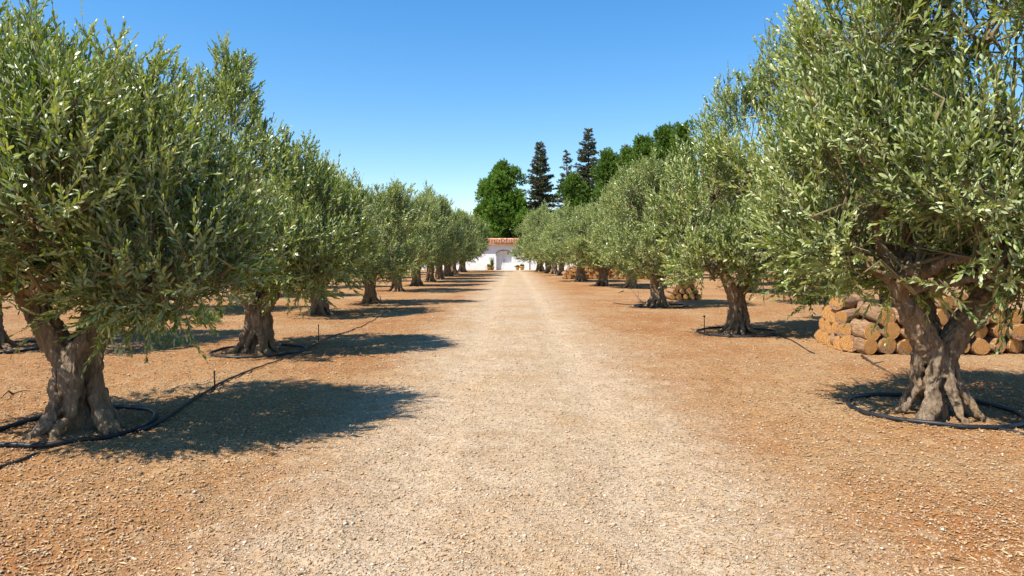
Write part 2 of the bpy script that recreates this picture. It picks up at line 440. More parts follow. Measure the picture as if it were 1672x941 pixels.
def olive_crown(name, seed, lobes, n_shoots, nleaf, llen, lwid, slen=(.3, .6), leaders=26, hub=(0, 0, 1.3), sides6=True, droop=120, lead_len=(.5, .95), gap=.0, shrink=.93, spires=16):
    rng = np.random.default_rng(seed)
    lob = np.array(lobes, float); lob[:, 3:] *= shrink
    nb0 = len(lob); ex = []
    for i in range(spires * 3):
        if len(ex) >= spires: break
        k = rng.integers(0, nb0); u = norm(rng.normal(0, 1, (1, 3)) * np.array([1, 1, .5]) + np.array([[0, 0, .55]]))[0]
        p = lob[k, :3] + u * lob[k, 3:] * .92
        if max(1 - np.linalg.norm((p - lob[j, :3]) / lob[j, 3:]) for j in range(nb0)) > .2: continue
        if u[2] > .45: ex.append((*(p + np.array([0, 0, .15])), .27, .27, rng.uniform(.35, .75)))
        else: ex.append((*p, .34, .34, .30))
    if ex: lob = np.concatenate([lob, np.array(ex)])
    C, Rr = lob[:, :3], lob[:, 3:]
    area = (Rr[:, 0] * Rr[:, 1] + Rr[:, 0] * Rr[:, 2] + Rr[:, 1] * Rr[:, 2]); area /= area.sum()
    def sample(n, lo_, hi_):
        out_p, out_n = [], []
        while sum(len(a) for a in out_p) < n:
            k = rng.choice(len(lob), 4 * n, p=area)
            u = norm(rng.normal(0, 1, (4 * n, 3)))
            r = (lo_ ** 3 + (hi_ ** 3 - lo_ ** 3) * rng.random(4 * n)) ** (1 / 3)
            p = C[k] + u * Rr[k] * r[:, None]
            dep = np.stack([1 - np.linalg.norm((p - C[j]) / Rr[j], axis=1) for j in range(len(lob))], 1).max(1)
            clump = fbm(p * 1.75, seed + 7, 2)
            keep = (dep < .48 - .30 * (rng.random(4 * n) < .7)) & (clump > gap + .10 * rng.normal(0, 1, 4 * n))
            out_p.append(p[keep]); out_n.append(norm(u / Rr[k])[keep])
        return np.concatenate(out_p)[:n], np.concatenate(out_n)[:n]
    P, Nn = sample(n_shoots, .55, 1.0)
    n = len(P); up = np.array([0, 0, 1.])
    nz = Nn[:, 2:3]
    D = norm(Nn * (.78 - .2 * nz) * np.where(nz < 0, np.array([[1, 1, .45]]), 1.0) + up * (.80 + .40 * nz) + rng.normal(0, .32, (n, 3)))
    Ls = slen[0] + (slen[1] - slen[0]) * rng.random(n)
    bend = up * (rng.normal(.14, .15, n) - .10 * (Nn[:, 2] < -.4))[:, None] + rng.normal(0, .06, (n, 3))
    tint = np.clip(.40 + .36 * fbm(P * 1.3, seed + 3, 2) + rng.normal(0, .19, n), 0, 1)
    parts = [leaves(P, D, Ls, bend, nleaf, llen, lwid, rng, tint, sides6=sides6)]
    # long upright leaders with side shoots that break the skyline
    q, qn = sample(leaders * 14, .8, 1.0)
    sel = np.argsort(-(q[:, 2] + 1.6 * qn[:, 2] + rng.normal(0, .5, len(q))))[:leaders]
    lo_, ld, ll, lb = [], [], [], []
    for i in sel:
        d = norm((qn[i] * .35 + up * 1.2 + rng.normal(0, .2, 3))[None])[0]
        ln = rng.uniform(*lead_len)
        lo_.append(q[i] - d * .15); ld.append(d); ll.append(ln * 1.1); lb.append(rng.normal(0, .06, 3))
        for j in range(rng.integers(4, 9)):
            t = rng.uniform(.1, .75)
            side = norm(rng.normal(0, 1, (1, 3)))[0]
            lo_.append(q[i] + d * ln * t); ld.append(norm((d + side * .75)[None])[0]); ll.append(ln * rng.uniform(.28, .5) * (1.1 - t)+.08); lb.append(up * .12)
    A = [np.array(a) for a in (lo_, ld, ll, lb)]
    parts.append(leaves(A[0], A[1], A[2], A[3], nleaf, llen * .82, lwid * .8, rng, np.clip(rng.normal(.55, .15, len(lo_)), 0, 1), (.75, .25), sides6=sides6))
    # drooping sprays from the skirt
    if droop:
        q, qn = sample(droop * 10, .8, 1.0)
        sel = np.argsort(q[:, 2] + .6 * qn[:, 2] + rng.normal(0, .25, len(q)))[:droop]
        q, qn = q[sel], qn[sel]
        flat = norm(qn * np.array([1, 1, .1]) + rng.normal(0, .3, qn.shape))
        parts.append(leaves(q, norm(flat + up * rng.normal(-.12, .4, droop)[:, None]), rng.uniform(.25, .55, droop), -up * rng.uniform(-.1, .16, droop)[:, None] * np.ones((1, 3)),
                            nleaf, llen, lwid, rng, np.clip(rng.normal(.42, .15, droop), 0, 1), sides6=sides6))
    # inner leaves that close the view through the crown
    q, qn = sample(int(n_shoots * .13), .25, .75)
    parts.append(leaves(q, norm(qn + rng.normal(0, .8, qn.shape)), np.full(len(q), .38), np.zeros_like(q), max(8, nleaf // 2), llen * 1.2, lwid * 1.4, rng, np.clip(rng.normal(.38, .15, len(q)), 0, 1), sides6=False, twig_r=0))
    # branches from the limb ends out to the shoots
    mb = MB()
    for j in range(len(lob)):
        for b in range(8 if j < nb0 else 1):
            i = rng.integers(0, n)
            u = norm(rng.normal(0, 1, (1, 3)) + np.array([[0, 0, .35]]))[0]
            e = C[j] + u * Rr[j] * rng.uniform(.75, 1.0)
            s0 = C[j] - np.array([0, 0, Rr[j][2] * .45]) + rng.normal(0, .08, 3)
            md = (s0 + e) / 2 + rng.normal(0, .1, 3) + np.array([0, 0, .06])
            mb.tube([s0, md, e], [.022, .013, .005], 5)
    parts.append(mb_part(mb, 1))
    V, lo, ct, mi, tn = merge(parts)
    return raw_mesh(name, V, lo, ct, [M['olive_leaf'], M['twig']], mi, {'tint': tn}, smooth=False)

def remeshed(mb, voxel, name, m, seed, amp=1.0):
    me = mb.mesh(name + '_raw', [m]); ob = link('tmp', me)
    md = ob.modifiers.new('r', 'REMESH'); md.mode = 'VOXEL'; md.voxel_size = voxel
    sm = ob.modifiers.new('s', 'SMOOTH'); sm.iterations = 1; sm.factor = .5
    dg = bpy.context.evaluated_depsgraph_get(); dg.update()
    me2 = bpy.data.meshes.new_from_object(ob.evaluated_get(dg)); me2.name = name
    bpy.data.objects.remove(ob); bpy.data.meshes.remove(me)
    n = len(me2.vertices); co = np.empty(n * 3, np.float32); me2.vertices.foreach_get('co', co); co = co.reshape(-1, 3).astype(float)
    no = np.empty(n * 3, np.float32); me2.vertices.foreach_get('normal', no); no = no.reshape(-1, 3)
    st = np.array([1, 1, .38])
    d = .026 * fbm(co * st * 6.5, seed, 2) + .034 * (.5 - 2 * np.abs(fbm(co * st * 12, seed + 31, 3))) + .010 * vnoise(co * np.array([1, 1, .6]) * 38, seed + 5)
    co2 = co + no * (d * amp)[:, None]
    me2.vertices.foreach_set('co', co2.astype(np.float32).ravel())
    me2.materials.clear(); me2.materials.append(m)
    me2.polygons.foreach_set('use_smooth', np.full(len(me2.polygons), True)); me2.update()
    return me2

def olive_trunk(name, seed, rn, rf, fork, limbs, lobes, lean=(0, 0), nst=9, voxel=.016, twist=.55):
    """strands that flare into root toes, twist together and part into the limbs; limbs = [(end xyz, radius)]"""
    rng = np.random.default_rng(seed); mb = MB()
    lean = np.array([lean[0], lean[1], 0.])
    mb.tube([(0, 0, -.15), lean * .4 + (0, 0, fork * .4), lean + (0, 0, fork)], [rn * .8, rn * .48, rn * .30], 14)
    las = [math.atan2(l[0][1], l[0][0]) for l in limbs]
    for i in range(nst):
        th = i * 2 * math.pi / nst + rng.normal(0, .16)
        foot = rf * rng.uniform(.86, 1.22); tw = twist * rng.uniform(.5, 1.3)
        pts, rad = [], []
        sr = rn * rng.uniform(.24, .40); ro = rng.uniform(.58, .80)
        for z in (-.16, -.03, .06, .16, .3, .5, .75, 1.0):
            zz = z if z < .31 else .3 + (fork - .3) * (z - .3) / .7
            r = rn * ro + (foot - rn * ro) * math.exp(-max(zz, 0) / .19)
            if z < 0: r = foot * (1.10 if z > -.1 else 1.25)
            a = th + tw * max(zz, 0) + rng.normal(0, .05)
            pts.append(np.array([r * math.cos(a), r * math.sin(a), zz]) + lean * max(zz, 0) / fork + rng.normal(0, .012, 3))
            rad.append(sr * (.66 + .34 * min(1, max(0, zz) / .3)) * rng.uniform(.85, 1.12))
        k = min(range(len(limbs)), key=lambda j: abs((las[j] - (th + tw * fork) + math.pi) % (2 * math.pi) - math.pi))
        e = np.array(limbs[k][0], float); lr = limbs[k][1]
        a = th + tw * fork
        for t in (.3, .6):
            off = np.array([math.cos(a), math.sin(a), 0]) * lr * .5 * (1 - .4 * t)
            pts.append(lean + (0, 0, fork) + (e - lean - (0, 0, fork)) * t + off); rad.append(lr * (.62 - .25 * t))
        mb.tube(pts, rad, 9)
    for e, lr in limbs:
        e = np.array(e, float); s0 = lean + np.array([0, 0, fork * .72])
        mid = s0 + (e - s0) * .5 + np.array([0, 0, -.04]) + rng.normal(0, .03, 3)
        mb.tube([s0, mid, e], [lr * .95, lr * .85, lr * .6], 10)
        near = sorted(lobes, key=lambda l: (l[0] - e[0]) ** 2 + (l[1] - e[1]) ** 2 + .3 * (l[2] - e[2]) ** 2)[:max(2, len(lobes) * 2 // (len(limbs) + 1))]
        for l in near:
            c = np.array(l[:3], float) - np.array([0, 0, l[5] * .25])
            md = (e + c) / 2 + rng.normal(0, .07, 3)
            mb.tube([e - (e - s0) * .1, md, c], [lr * .5, lr * .36, .028], 8)
    for b in range(3):   # burls
        a = rng.uniform(0, 6.28); z = rng.uniform(.2, fork * .9); p = np.array([rn * .75 * math.cos(a), rn * .75 * math.sin(a), z])
        mb.tube([p - (0, 0, .08), p, p + (0, 0, .08)], [rn * .12, rn * .3, rn * .1], 8)
    return remeshed(mb, voxel, name, M['olive_bark'], seed)

def olive(loc, crown_me, trunk_me, rz=0, sc=1.0, szc=None, tilt=(0, 0)):
    t = empty('olive_tree', (*loc, h1(*loc)), rz); t.scale = (sc, sc, szc or sc)
    t.rotation_euler = (R(tilt[0]), R(tilt[1]), rz)
    link('trunk', trunk_me, t); link('crown', crown_me, t)
    return t

# ---- nearest olives, each shaped after its own place in the photograph
GL, GR = 'olive trees in the left row beside the road', 'olive trees in the right row beside the road'
lob = [(0, 0, 2.2, 1.15, 1.15, 1.0), (-.95, .3, 2.75, 1.0, 1, .95), (.9, -.15, 1.72, .75, .8, .55), (.55, .3, 2.3, .75, .8, .65),
       (-.95, -.4, 1.85, .9, .8, .6), (-1.05, -.3, 1.45, .65, .6, .42), (.1, -.75, 1.95, .85, .6, .5), (-.3, -.2, 2.75, .6, .6, .6), (.05, -.5, 1.5, .9, .6, .36), (.85, -.1, 1.4, .75, .7, .38), (.3, .6, 1.6, 1.0, .6, .45)]
L1 = olive(at(130, 700), olive_crown('crown', 101, lob, 2700, 22, .090, .0225, (.30, .62), 70, droop=60, lead_len=(.5, 1.0)),
           olive_trunk('trunk', 101, .19, .37, .70, [((-.60, .02, 1.45), .145), ((.46, .03, 1.5), .105), ((-.05, .5, 1.6), .12)], lob, voxel=.011))
tag(L1, 'nearest olive tree left of the road, thick forked trunk ringed by a black hose', 'olive tree', GL)
lob = [(.1, 0, 2.7, 1.25, 1.35, 1.35), (-.7, -.1, 2.4, .75, .85, .85), (-.4, .1, 3.5, .9, 1.0, 1.1), (.8, 0, 3.6, 1.1, 1.1, 1.3),
       (.95, -.2, 2.2, 1.0, 1, .85), (.1, -.9, 2.3, .95, .6, .62), (.15, -.4, 4.1, .9, .9, .9), (-.8, .1, 1.9, .65, .75, .55), (.3, -.55, 1.6, .9, .6, .42),
       (-.45, -.35, 1.6, .75, .7, .42), (1.0, -.2, 1.62, .95, .8, .5), (.2, .8, 1.75, 1.3, .6, .5), (1.3, .2, 3.0, .9, .9, .9), (.1, -.75, 1.7, 1.0, .6, .45), (-1.05, 0, 2.1, .7, .7, .6), (1.0, -.5, 4.0, .9, .8, .9)]
R1 = olive(at(1528, 681), olive_crown('crown', 202, lob, 3100, 22, .100, .026, (.34, .74), 70, droop=60, lead_len=(.6, 1.0), gap=-.04),
           olive_trunk('trunk', 205, .165, .40, .74, [((-.45, -.05, 1.4), .10), ((.66, -.05, 1.5), .14), ((.05, .5, 1.6), .11)], lob, voxel=.011, twist=.8))
tag(R1, 'nearest olive tree right of the road, gnarled forked trunk in front of stacked logs', 'olive tree', GR)
lob = [(-.1, 0, 2.35, 1.5, 1.5, 1.1), (-.75, .2, 3.4, .85, .9, 1.0), (.75, .1, 2.25, .95, 1, .75), (.9, -.2, 1.9, .95, .9, .75), (-.9, -.3, 1.9, 1.0, .9, .75), (.1, -.9, 1.9, .95, .7, .7), (-.3, 0, 3.1, .7, .7, .55), (.85, -.3, 1.45, .85, .7, .45), (-.5, -.4, 1.55, .85, .7, .45), (.1, .6, 1.6, 1.1, .7, .5)]
L2 = olive(at(423, 573), olive_crown('crown', 303, lob, 1900, 20, .105, .028, (.28, .55), 60, droop=70, lead_len=(.5, .9), spires=9),
           olive_trunk('trunk', 303, .20, .34, .78, [((-.52, 0, 1.45), .12), ((.48, -.05, 1.5), .13), ((0, .45, 1.5), .12)], lob, voxel=.018))
tag(L2, 'second olive tree from the front left of the road, fluted trunk inside hose ring', 'olive tree', GL)
lob = [(0, 0, 2.7, 1.55, 1.5, 1.35), (-.95, -.3, 2.25, 1.0, 1.0, 1.0), (.25, 0, 3.8, 1.15, 1.3, 1.25), (1.2, .1, 3.0, 1.2, 1.3, 1.3), (1.5, -.3, 2.0, 1.1, 1, 1.0), (1.45, 0, 4.4, 1.0, 1.1, 1.3), (-.5, .2, 3.2, .85, .85, .8), (.3, -1.0, 1.9, 1.1, .7, .8), (-.7, -.6, 1.5, .95, .7, .55), (1.2, -.4, 1.4, 1.05, .8, .55), (.2, -.7, 1.6, .9, .6, .5), (.2, .6, 1.8, 1.1, .7, .6)]
R2 = olive(at(1206, 544), olive_crown('crown', 404, lob, 2500, 20, .115, .031, (.3, .62), 64, droop=90, lead_len=(.6, 1.15)),
           olive_trunk('trunk', 404, .165, .35, .88, [((-.55, -.05, 1.75), .13), ((.42, 0, 1.7), .12)], lob, voxel=.018, lean=(-.05, 0)))
tag(R2, 'second olive tree from the front right of the road, trunk flaring over a black ring', 'olive tree', GR)

# ---- generic olives, three shapes shared by the rest
gen = []
for i, (lb, lm) in enumerate([
    ([(0, 0, 2.7, 1.6, 1.6, 1.45), (-.8, .3, 3.3, 1.05, 1.05, 1.15), (.8, -.2, 3.2, 1.1, 1.1, 1.2), (.2, .9, 2.3, 1.1, .9, .95), (-.3, -.9, 2.3, 1.15, .9, 1.0), (.1, 0, 4.0, 1.0, 1.0, .9), (1.1, .5, 2.1, .9, .9, .8), (-1.1, -.3, 2.0, .95, .95, .8)],
     [((-.4, 0, 1.6), .15), ((.38, .1, 1.6), .15)]),
    ([(0, 0, 2.6, 1.7, 1.6, 1.35), (.7, .5, 3.4, 1.0, 1.0, 1.15), (-.7, .1, 3.6, 1.0, 1.05, 1.1), (-.9, -.6, 2.1, 1.0, .9, .85), (1.0, -.5, 2.2, 1.0, .95, .9), (0, .9, 2.2, 1.1, .9, .9), (0, -.3, 3.9, .9, .9, .9)],
     [((-.35, -.1, 1.6), .14), ((.4, 0, 1.6), .14), ((0, .35, 1.6), .11)]),
    ([(.1, 0, 2.7, 1.6, 1.65, 1.5), (-.6, -.4, 3.5, 1.1, 1.0, 1.15), (.7, .3, 3.7, 1.0, 1.0, 1.1), (1.05, 0, 2.2, .95, 1.0, .9), (-1.1, .2, 2.3, .95, 1.0, .95), (.1, -1.0, 2.1, 1.1, .85, .85), (0, 1.0, 2.3, 1.1, .85, .9)],
     [((-.5, 0, 1.7), .15), ((.3, .1, 1.6), .13)]),
    ([(.2, 0, 2.6, 1.5, 1.4, 1.3), (.8, .2, 3.6, 1.1, 1.1, 1.2), (-.9, .2, 2.6, 1.0, 1.1, 1.0), (-.3, -.9, 2.1, 1.0, .85, .8), (1.1, -.4, 2.2, .9, .9, .75), (.2, .9, 2.4, 1.0, .9, .95), (.5, .1, 4.4, .7, .7, .7)],
     [((-.45, .1, 1.5), .13), ((.5, 0, 1.8), .16)]),
    ([(-.2, 0, 2.5, 1.6, 1.6, 1.2), (-.9, .4, 3.3, .9, .9, 1.1), (0, -.4, 3.5, .95, .95, 1.15), (.9, .5, 2.9, 1.0, 1.0, 1.1), (1.1, -.5, 2.0, .95, .9, .75), (-1.1, -.5, 1.9, .95, .9, .7), (0, 1.1, 2.1, 1.0, .8, .8)],
     [((-.4, .2, 1.6), .14), ((.2, -.35, 1.6), .13), ((.45, .25, 1.5), .12)])]):
    lb = [(a, b, c - (.18 if c < 2.45 else 0), d, e, f_) for a, b, c, d, e, f_ in lb] + [(0, -.2, 1.75, 1.25, 1.1, .5)]
    gen.append((olive_crown('crown', 500 + i, lb, 1950, 16, .128, .038, (.3, .6), 54, sides6=False, droop=60, lead_len=(.6, 1.15)),
                olive_trunk('trunk', 500 + i, .205, .37, .90, lm, lb, voxel=.026)))
left_far = [(522, 514, .95, .76), (605, 496, .98, .78), (648, 476, 1.05, .90), (681, 467, 1.1, .92), (702, 460.5, 1.1, .94), (718, 456, 1.15, .97), (731, 451.5, 1.2, 1.0), (741, 448.6, 1.25, 1.04), (755, 444.6, 1.5, 1.1)]
right_far = [(1074, 500, 1.05, .88), (1030, 471, 1.13, .94), (984, 467, 1.13, .94), (949, 460, 1.15, .96), (917, 450, 1.2, 1.0), (905, 447.5, 1.22, 1.03), (896, 446, 1.28, 1.06), (883, 443.8, 1.5, 1.12)]
rr = random.Random(5)
for side, lst, grp in (('left', left_far, GL), ('right', right_far, GR)):
    for i, (px, py, sc, sz) in enumerate(lst):
        c, t = gen[(i * 2 + (side == 'right')) % 5]
        o = olive(at(px, py), c, t, rr.uniform(0, 6.28), sc * rr.uniform(.93, 1.05), sz * rr.uniform(.95, 1.05), (rr.uniform(-3.5, 3.5), rr.uniform(-3.5, 3.5)))
        tag(o, f'{ORD[i + 2]} olive tree from the front in the row {side} of the road' if i < len(lst) - 1 else f'olive tree nearest the white wall in the row {side} of the road', 'olive tree', grp)
# outer rows
def outer(lst, side):
    for i, (x, y, sc, lbl) in enumerate(lst):
        c, t = gen[(i * 3 + 1) % 5]
        o = olive((x, y), c, t, rr.uniform(0, 6.28), sc, None, (rr.uniform(-3, 3), rr.uniform(-3, 3)))
        tag(o, lbl, 'olive tree', f'olive trees in the outer rows on the {side}')
LO = [(-9.4, 12.2, 1.02, 'hose-ringed olive at the left frame edge behind the nearest left olive')]
LO += [(-10.3, 19.9, 1.0, 'first tree of the outer left row visible between the two nearest left trunks')]
LO += [(-10.5, y, 1.0, f'{ORD[i + 1]} tree of the outer left row, half hidden behind the left row') for i, y in enumerate((27.5, 35, 43, 51, 59, 67))]
outer(LO, 'left')
x2, y2 = at(1331, 497)
RO = [(9.1, 16.4, 1.22, 'tall olive tree rising behind the large near log pile'),
      (x2, y2, 1.0, 'olive tree with grass at its foot, seen left of the near log pile'),
      (10.8, 31.0, 1.15, 'first olive of the outer right row behind the small log pyramid')]
RO += [(13.2, y, 1.15, f'{ORD[i + 1]} olive of the outer right row, beyond the small log pyramid') for i, y in enumerate((39, 50, 58, 66))]
outer(RO, 'right')

# ------------------------------------------------------------------ background trees behind the wall
def clump_tree(name, seed, height, rad, z0, nlobes, nsh, llen, lwid, m, label, cat, loc, upright=.8, lob_r=(.22, .36), top_pow=.7, group=None):
    rng = np.random.default_rng(seed)
    lobes = []; nlobes = int(nlobes * 1.5); lob_r = (lob_r[0] * .72, lob_r[1] * .8)
    for i in range(nlobes):
        z = z0 + (height - z0) * rng.random() ** .8
        f = (z - z0) / (height - z0)
        env = rad * max(.18, (1 - f) ** top_pow) * (.55 + .45 * min(1, f * 5))
        a = rng.uniform(0, 6.28); q = env * math.sqrt(rng.random()) * .8 * (1 + .38 * math.sin(2 * a + seed + z * .8) + .2 * math.sin(3 * a + z * 1.7))
        r = rad * rng.uniform(*lob_r) * (.6 + .4 * (1 - f))
        lobes.append((q * math.cos(a), q * math.sin(a), z, r, r, r * rng.uniform(.9, 1.9)))
    lobes.append((0, 0, height - rad * .2, rad * .16, rad * .16, rad * .3))
    lob = np.array(lobes); C, Rr = lob[:, :3], lob[:, 3:]
    k = rng.choice(len(lob), nsh, p=(Rr.prod(1) ** .667) / (Rr.prod(1) ** .667).sum())
    u = norm(rng.normal(0, 1, (nsh, 3)) + np.array([0, 0, .25]))
    P = C[k] + u * Rr[k] * rng.uniform(.55, 1.0, (nsh, 1))
    D = norm(u + np.array([0, 0, upright]) + rng.normal(0, .35, (nsh, 3)))
    tint = np.clip(.45 + .25 * (rng.random(len(lob))[k] - .5) + rng.normal(0, .12, nsh) + .08 * u[:, 2], 0, 1)
    pts = [leaves(P, D, rng.uniform(.5, 1.0, nsh) * rad * .14, np.zeros((nsh, 3)), 8, llen, lwid, rng, tint, (.9, .3), 0, False)]
    V, lo, ct, mi, tn = merge(pts)
    cr = raw_mesh('crown', V, lo, ct, [m], mi, {'tint': tn})
    mb = MB(); mb.tube([(0, 0, -.3), (.1, 0, height * .3), (0, .1, height * .6), (0, 0, height * .92)], [rad * .075, rad * .06, rad * .04, .03], 9)
    for l in lobes[:14]:
        mb.tube([(0, 0, max(z0 * .6, l[2] - rad * .5)), (l[0] * .5, l[1] * .5, l[2] - rad * .12), l[:3]], [rad * .03, rad * .022, .02], 6)
    t = empty(name, loc, rng.uniform(0, 6.28)); link('trunk', mb.mesh('trunk', [M['dark_bark']]), t); link('crown', cr, t)
    return tag(t, label, cat, group)

def fir(seed, height, rad, z0, nwh, dens, loc, label, name='fir_tree', m=None):
    rng = np.random.default_rng(seed)
    o_, d_, l_ = [], [], []
    mb = MB(); mb.tube([(0, 0, -.3), (.05, 0, height * .5), (0, 0, height)], [height * .014, height * .009, .03], 8)
    for w in range(nwh):
        f = (w + rng.uniform(-.3, .3)) / nwh; z = z0 + (height - z0) * f
        Lb0 = rad * (1 - f) ** 1.0 * (.72 + .28 * math.sin(w * 2.1) ** 2) * (1.0 if f > .12 else .7 + 2.5 * f)
        nb = int(6 + 3 * (1 - f))
        for b in range(nb):
            if rng.random() > dens: continue
            a = rng.uniform(0, 6.28); Lb = Lb0 * rng.uniform(.45, 1.2) + .15
            d = np.array([math.cos(a), math.sin(a), 0])
            sl = -.38 + .75 * f + rng.normal(0, .16)
            p = np.array([0, 0, z]); end = p + d * Lb + np.array([0, 0, sl * Lb])
            mb.tube([p, (p + end) / 2 + (0, 0, .04 * Lb), end], [.05, .035, .012], 4)
            ns = max(3, int(Lb * 9))
            for j in range(ns):
                t = (j + 1) / ns
                q = p + (end - p) * t + np.array([0, 0, .1 * Lb * t * (1 - t)])
                side = np.array([-d[1], d[0], 0]) * rng.choice([-1, 1])
                o_.append(q); d_.append(norm((d * .7 + side * rng.uniform(.1, 1.0) + np.array([0, 0, rng.uniform(-.45, .35)]))[None])[0]); l_.append(.32 + .5 * (1 - t) * min(1, Lb / 2))
    o_, d_, l_ = np.array(o_), np.array(d_), np.array(l_)
    tint = np.clip(rng.normal(.45, .2, len(o_)), 0, 1)
    V, lo, ct, mi, tn = leaves(o_, d_, l_, np.tile(np.array([0, 0, .1]), (len(o_), 1)), 12, .30, .10, rng, tint, (1.0, .4), 0, False)
    t = empty(name, loc, rng.uniform(0, 6.28))
    link('trunk', mb.mesh('trunk', [M['dark_bark']]), t); link('crown', raw_mesh('crown', V, lo, ct, [m or M['fir_leaf']], mi, {'tint': tn}), t)
    return tag(t, label, 'conifer', 'conifers behind the white wall')
def atd(px, d): return ((px - CX) / F * d, d)
def hgt(py, d): return CAMH + (HOR - py) * d / F
fir(1, hgt(232, 92), 5.2, .8, 62, .72, (*atd(882, 92), 0), 'dark brown-green conifer spire, leftmost of the three conifers behind the gate')
fir(2, hgt(246, 97), 2.9, 4.0, 40, .45, (*atd(925, 97), 0), 'sparse thin-topped conifer between the two taller dark conifers')
fir(3, hgt(209, 102), 6.2, 3.0, 62, .70, (*atd(961, 102), 0), 'tallest dark conifer on the skyline behind the right olive row')
GB = 'green trees behind the wall'
clump_tree('pine_tree', 21, hgt(282, 88), 4.3, 1.2, 52, 8200, .40, .14, M['bright_leaf'], 'bright green bushy tree above the gate, leftmost of the background trees', 'tree', (*atd(822, 88), 0), .7, top_pow=.26, lob_r=(.22, .42), group=GB)
clump_tree('pine_tree', 22, hgt(330, 86), 2.2, .8, 22, 2200, .38, .14, M['bright_leaf'], 'low yellow-green bushy tree above the right end of the tiled roof', 'tree', (*atd(851, 86), 0), .9, top_pow=.5, group=GB)
clump_tree('pine_tree', 31, hgt(344, 92), 3.0, .8, 22, 2400, .38, .14, M['bright_leaf'], 'low green tree above the left end of the tiled roof', 'tree', (*atd(785, 92), 0), .7, top_pow=.5, group=GB)
clump_tree('pine_tree', 23, hgt(296, 90), 4.2, 1, 40, 4200, .42, .15, M['pine_leaf'], 'rounded green tree in front of the tallest dark conifer', 'tree', (*atd(940, 90), 0), .7, top_pow=.45, group=GB)
clump_tree('pine_tree', 24, hgt(262, 94), 4.8, 1, 54, 5200, .42, .15, M['pine_leaf'], 'rounded green tree just right of the tallest dark conifer', 'tree', (*atd(995, 94), 0), .8, top_pow=.5, group=GB)
clump_tree('pine_tree', 33, hgt(249, 96), 4.6, 1, 54, 5200, .42, .15, M['pine_leaf'], 'green pine below the slim conifer tip right of the tallest conifer', 'tree', (*atd(1026, 96), 0), .8, top_pow=.38, group=GB)
fir(4, hgt(234, 98), 2.8, 3, 24, .95, (*atd(1020, 98), 0), 'slim green conifer tip right of the tallest dark conifer', 'cypress_tree', M['pine_leaf'])
clump_tree('pine_tree', 25, hgt(236, 92), 5.0, 1, 60, 6000, .42, .15, M['pine_leaf'], 'deep green broad pine left of the two pointed pines on the right skyline', 'tree', (*atd(1054, 92), 0), .9, top_pow=.36, group=GB)
clump_tree('pine_tree', 26, hgt(217, 88), 4.0, 1, 46, 4600, .42, .15, M['pine_leaf'], 'dark green pine with a pointed top beyond the right olive row', 'tree', (*atd(1086, 88), 0), .9, top_pow=.62, group=GB)
clump_tree('pine_tree', 27, hgt(212, 84), 4.0, 1, 46, 4600, .42, .15, M['pine_leaf'], 'rightmost dark pine on the skyline left of the tall right olives', 'tree', (*atd(1116, 84), 0), .9, top_pow=.62, group=GB)
clump_tree('pine_tree', 28, hgt(250, 90), 5.0, 1, 40, 3600, .45, .17, M['pine_leaf'], 'dark pine mostly hidden behind the second right olive', 'tree', (*atd(1165, 90), 0), .8, top_pow=.5, group=GB)
clump_tree('pine_tree', 29, 27.5, 5.5, 3, 60, 6500, .42, .14, M['pine_leaf'], 'very tall dark pine at the top right behind the near right olive', 'tree', (*atd(1462, 62), 0), .9, top_pow=.4, group=GB)

# ------------------------------------------------------------------ gatehouse, walls, pots
GYd = 80.0
def wx(px, d=GYd): return (px - CX) / F * d
xl, xr = wx(784), wx(864); dl, dr = wx(810.3), wx(835.2)
ztop = 3.05
gh = empty('gatehouse', ((xl + xr) / 2, GYd, 0)); gx = (xl + xr) / 2
tag(gh, 'white gatehouse with tiled roof and arched double door at the end of the road', 'gatehouse')
def arch(x0, x1, zs, zt, n=9):
    pts = []
    for i in range(n):
        a = math.pi * (1 - i / (n - 1)); c = (x0 + x1) / 2; w = (x1 - x0) / 2
        pts.append((c + w * math.cos(a), zs + (zt - zs) * abs(math.sin(a)) ** .8))
    return pts
def extrude_poly(name, poly, y0, y1, m, parent, smooth_=False):
    n = len(poly); mb = MB()
    v = [(x, y0, z) for x, z in poly] + [(x, y1, z) for x, z in poly]
    fs = [tuple(range(n)), tuple(range(2 * n - 1, n - 1, -1))] + [(i, n + i, n + (i + 1) % n, (i + 1) % n)[::1] for i in range(n)]
    mb.add(v, fs); me = mb.mesh(name, [m], smooth_)
    bm = bmesh.new(); bm.from_mesh(me); bmesh.ops.recalc_face_normals(bm, faces=bm.faces); bm.to_mesh(me); bm.free()
    return link(name, me, parent)
A0, A1 = dl - gx, dr - gx
ap = arch(A0, A1, 1.72, 2.25)
poly = [(xl - gx, -.2), (xl - gx, ztop), (xr - gx, ztop), (xr - gx, -.2), (A1, -.2)] + ap[::-1] + [(A0, -.2)]
wall = extrude_poly('wall', poly, 0, .45, M['white'], gh)
extrude_poly('rear_wall', [(xl - gx, -.2), (xl - gx, ztop - .02), (xr - gx, ztop - .02), (xr - gx, -.2)], 3.0, 3.3, M['white'], gh)
for s_, xx in ((0, xl - gx), (1, xr - gx - .3)):
    extrude_poly('side_wall', [(xx, -.2), (xx, ztop - .03), (xx + .3, ztop - .03), (xx + .3, -.2)], .452, 2.998, M['white'], gh)
ao = arch(A0 - .09, A1 + .09, 1.72, 2.36); ai = arch(A0 - .005, A1 + .005, 1.72, 2.255)
extrude_poly('arch_trim', ao + ai[::-1], -.035, .03, M['trim'], gh)
mid = (A0 + A1) / 2
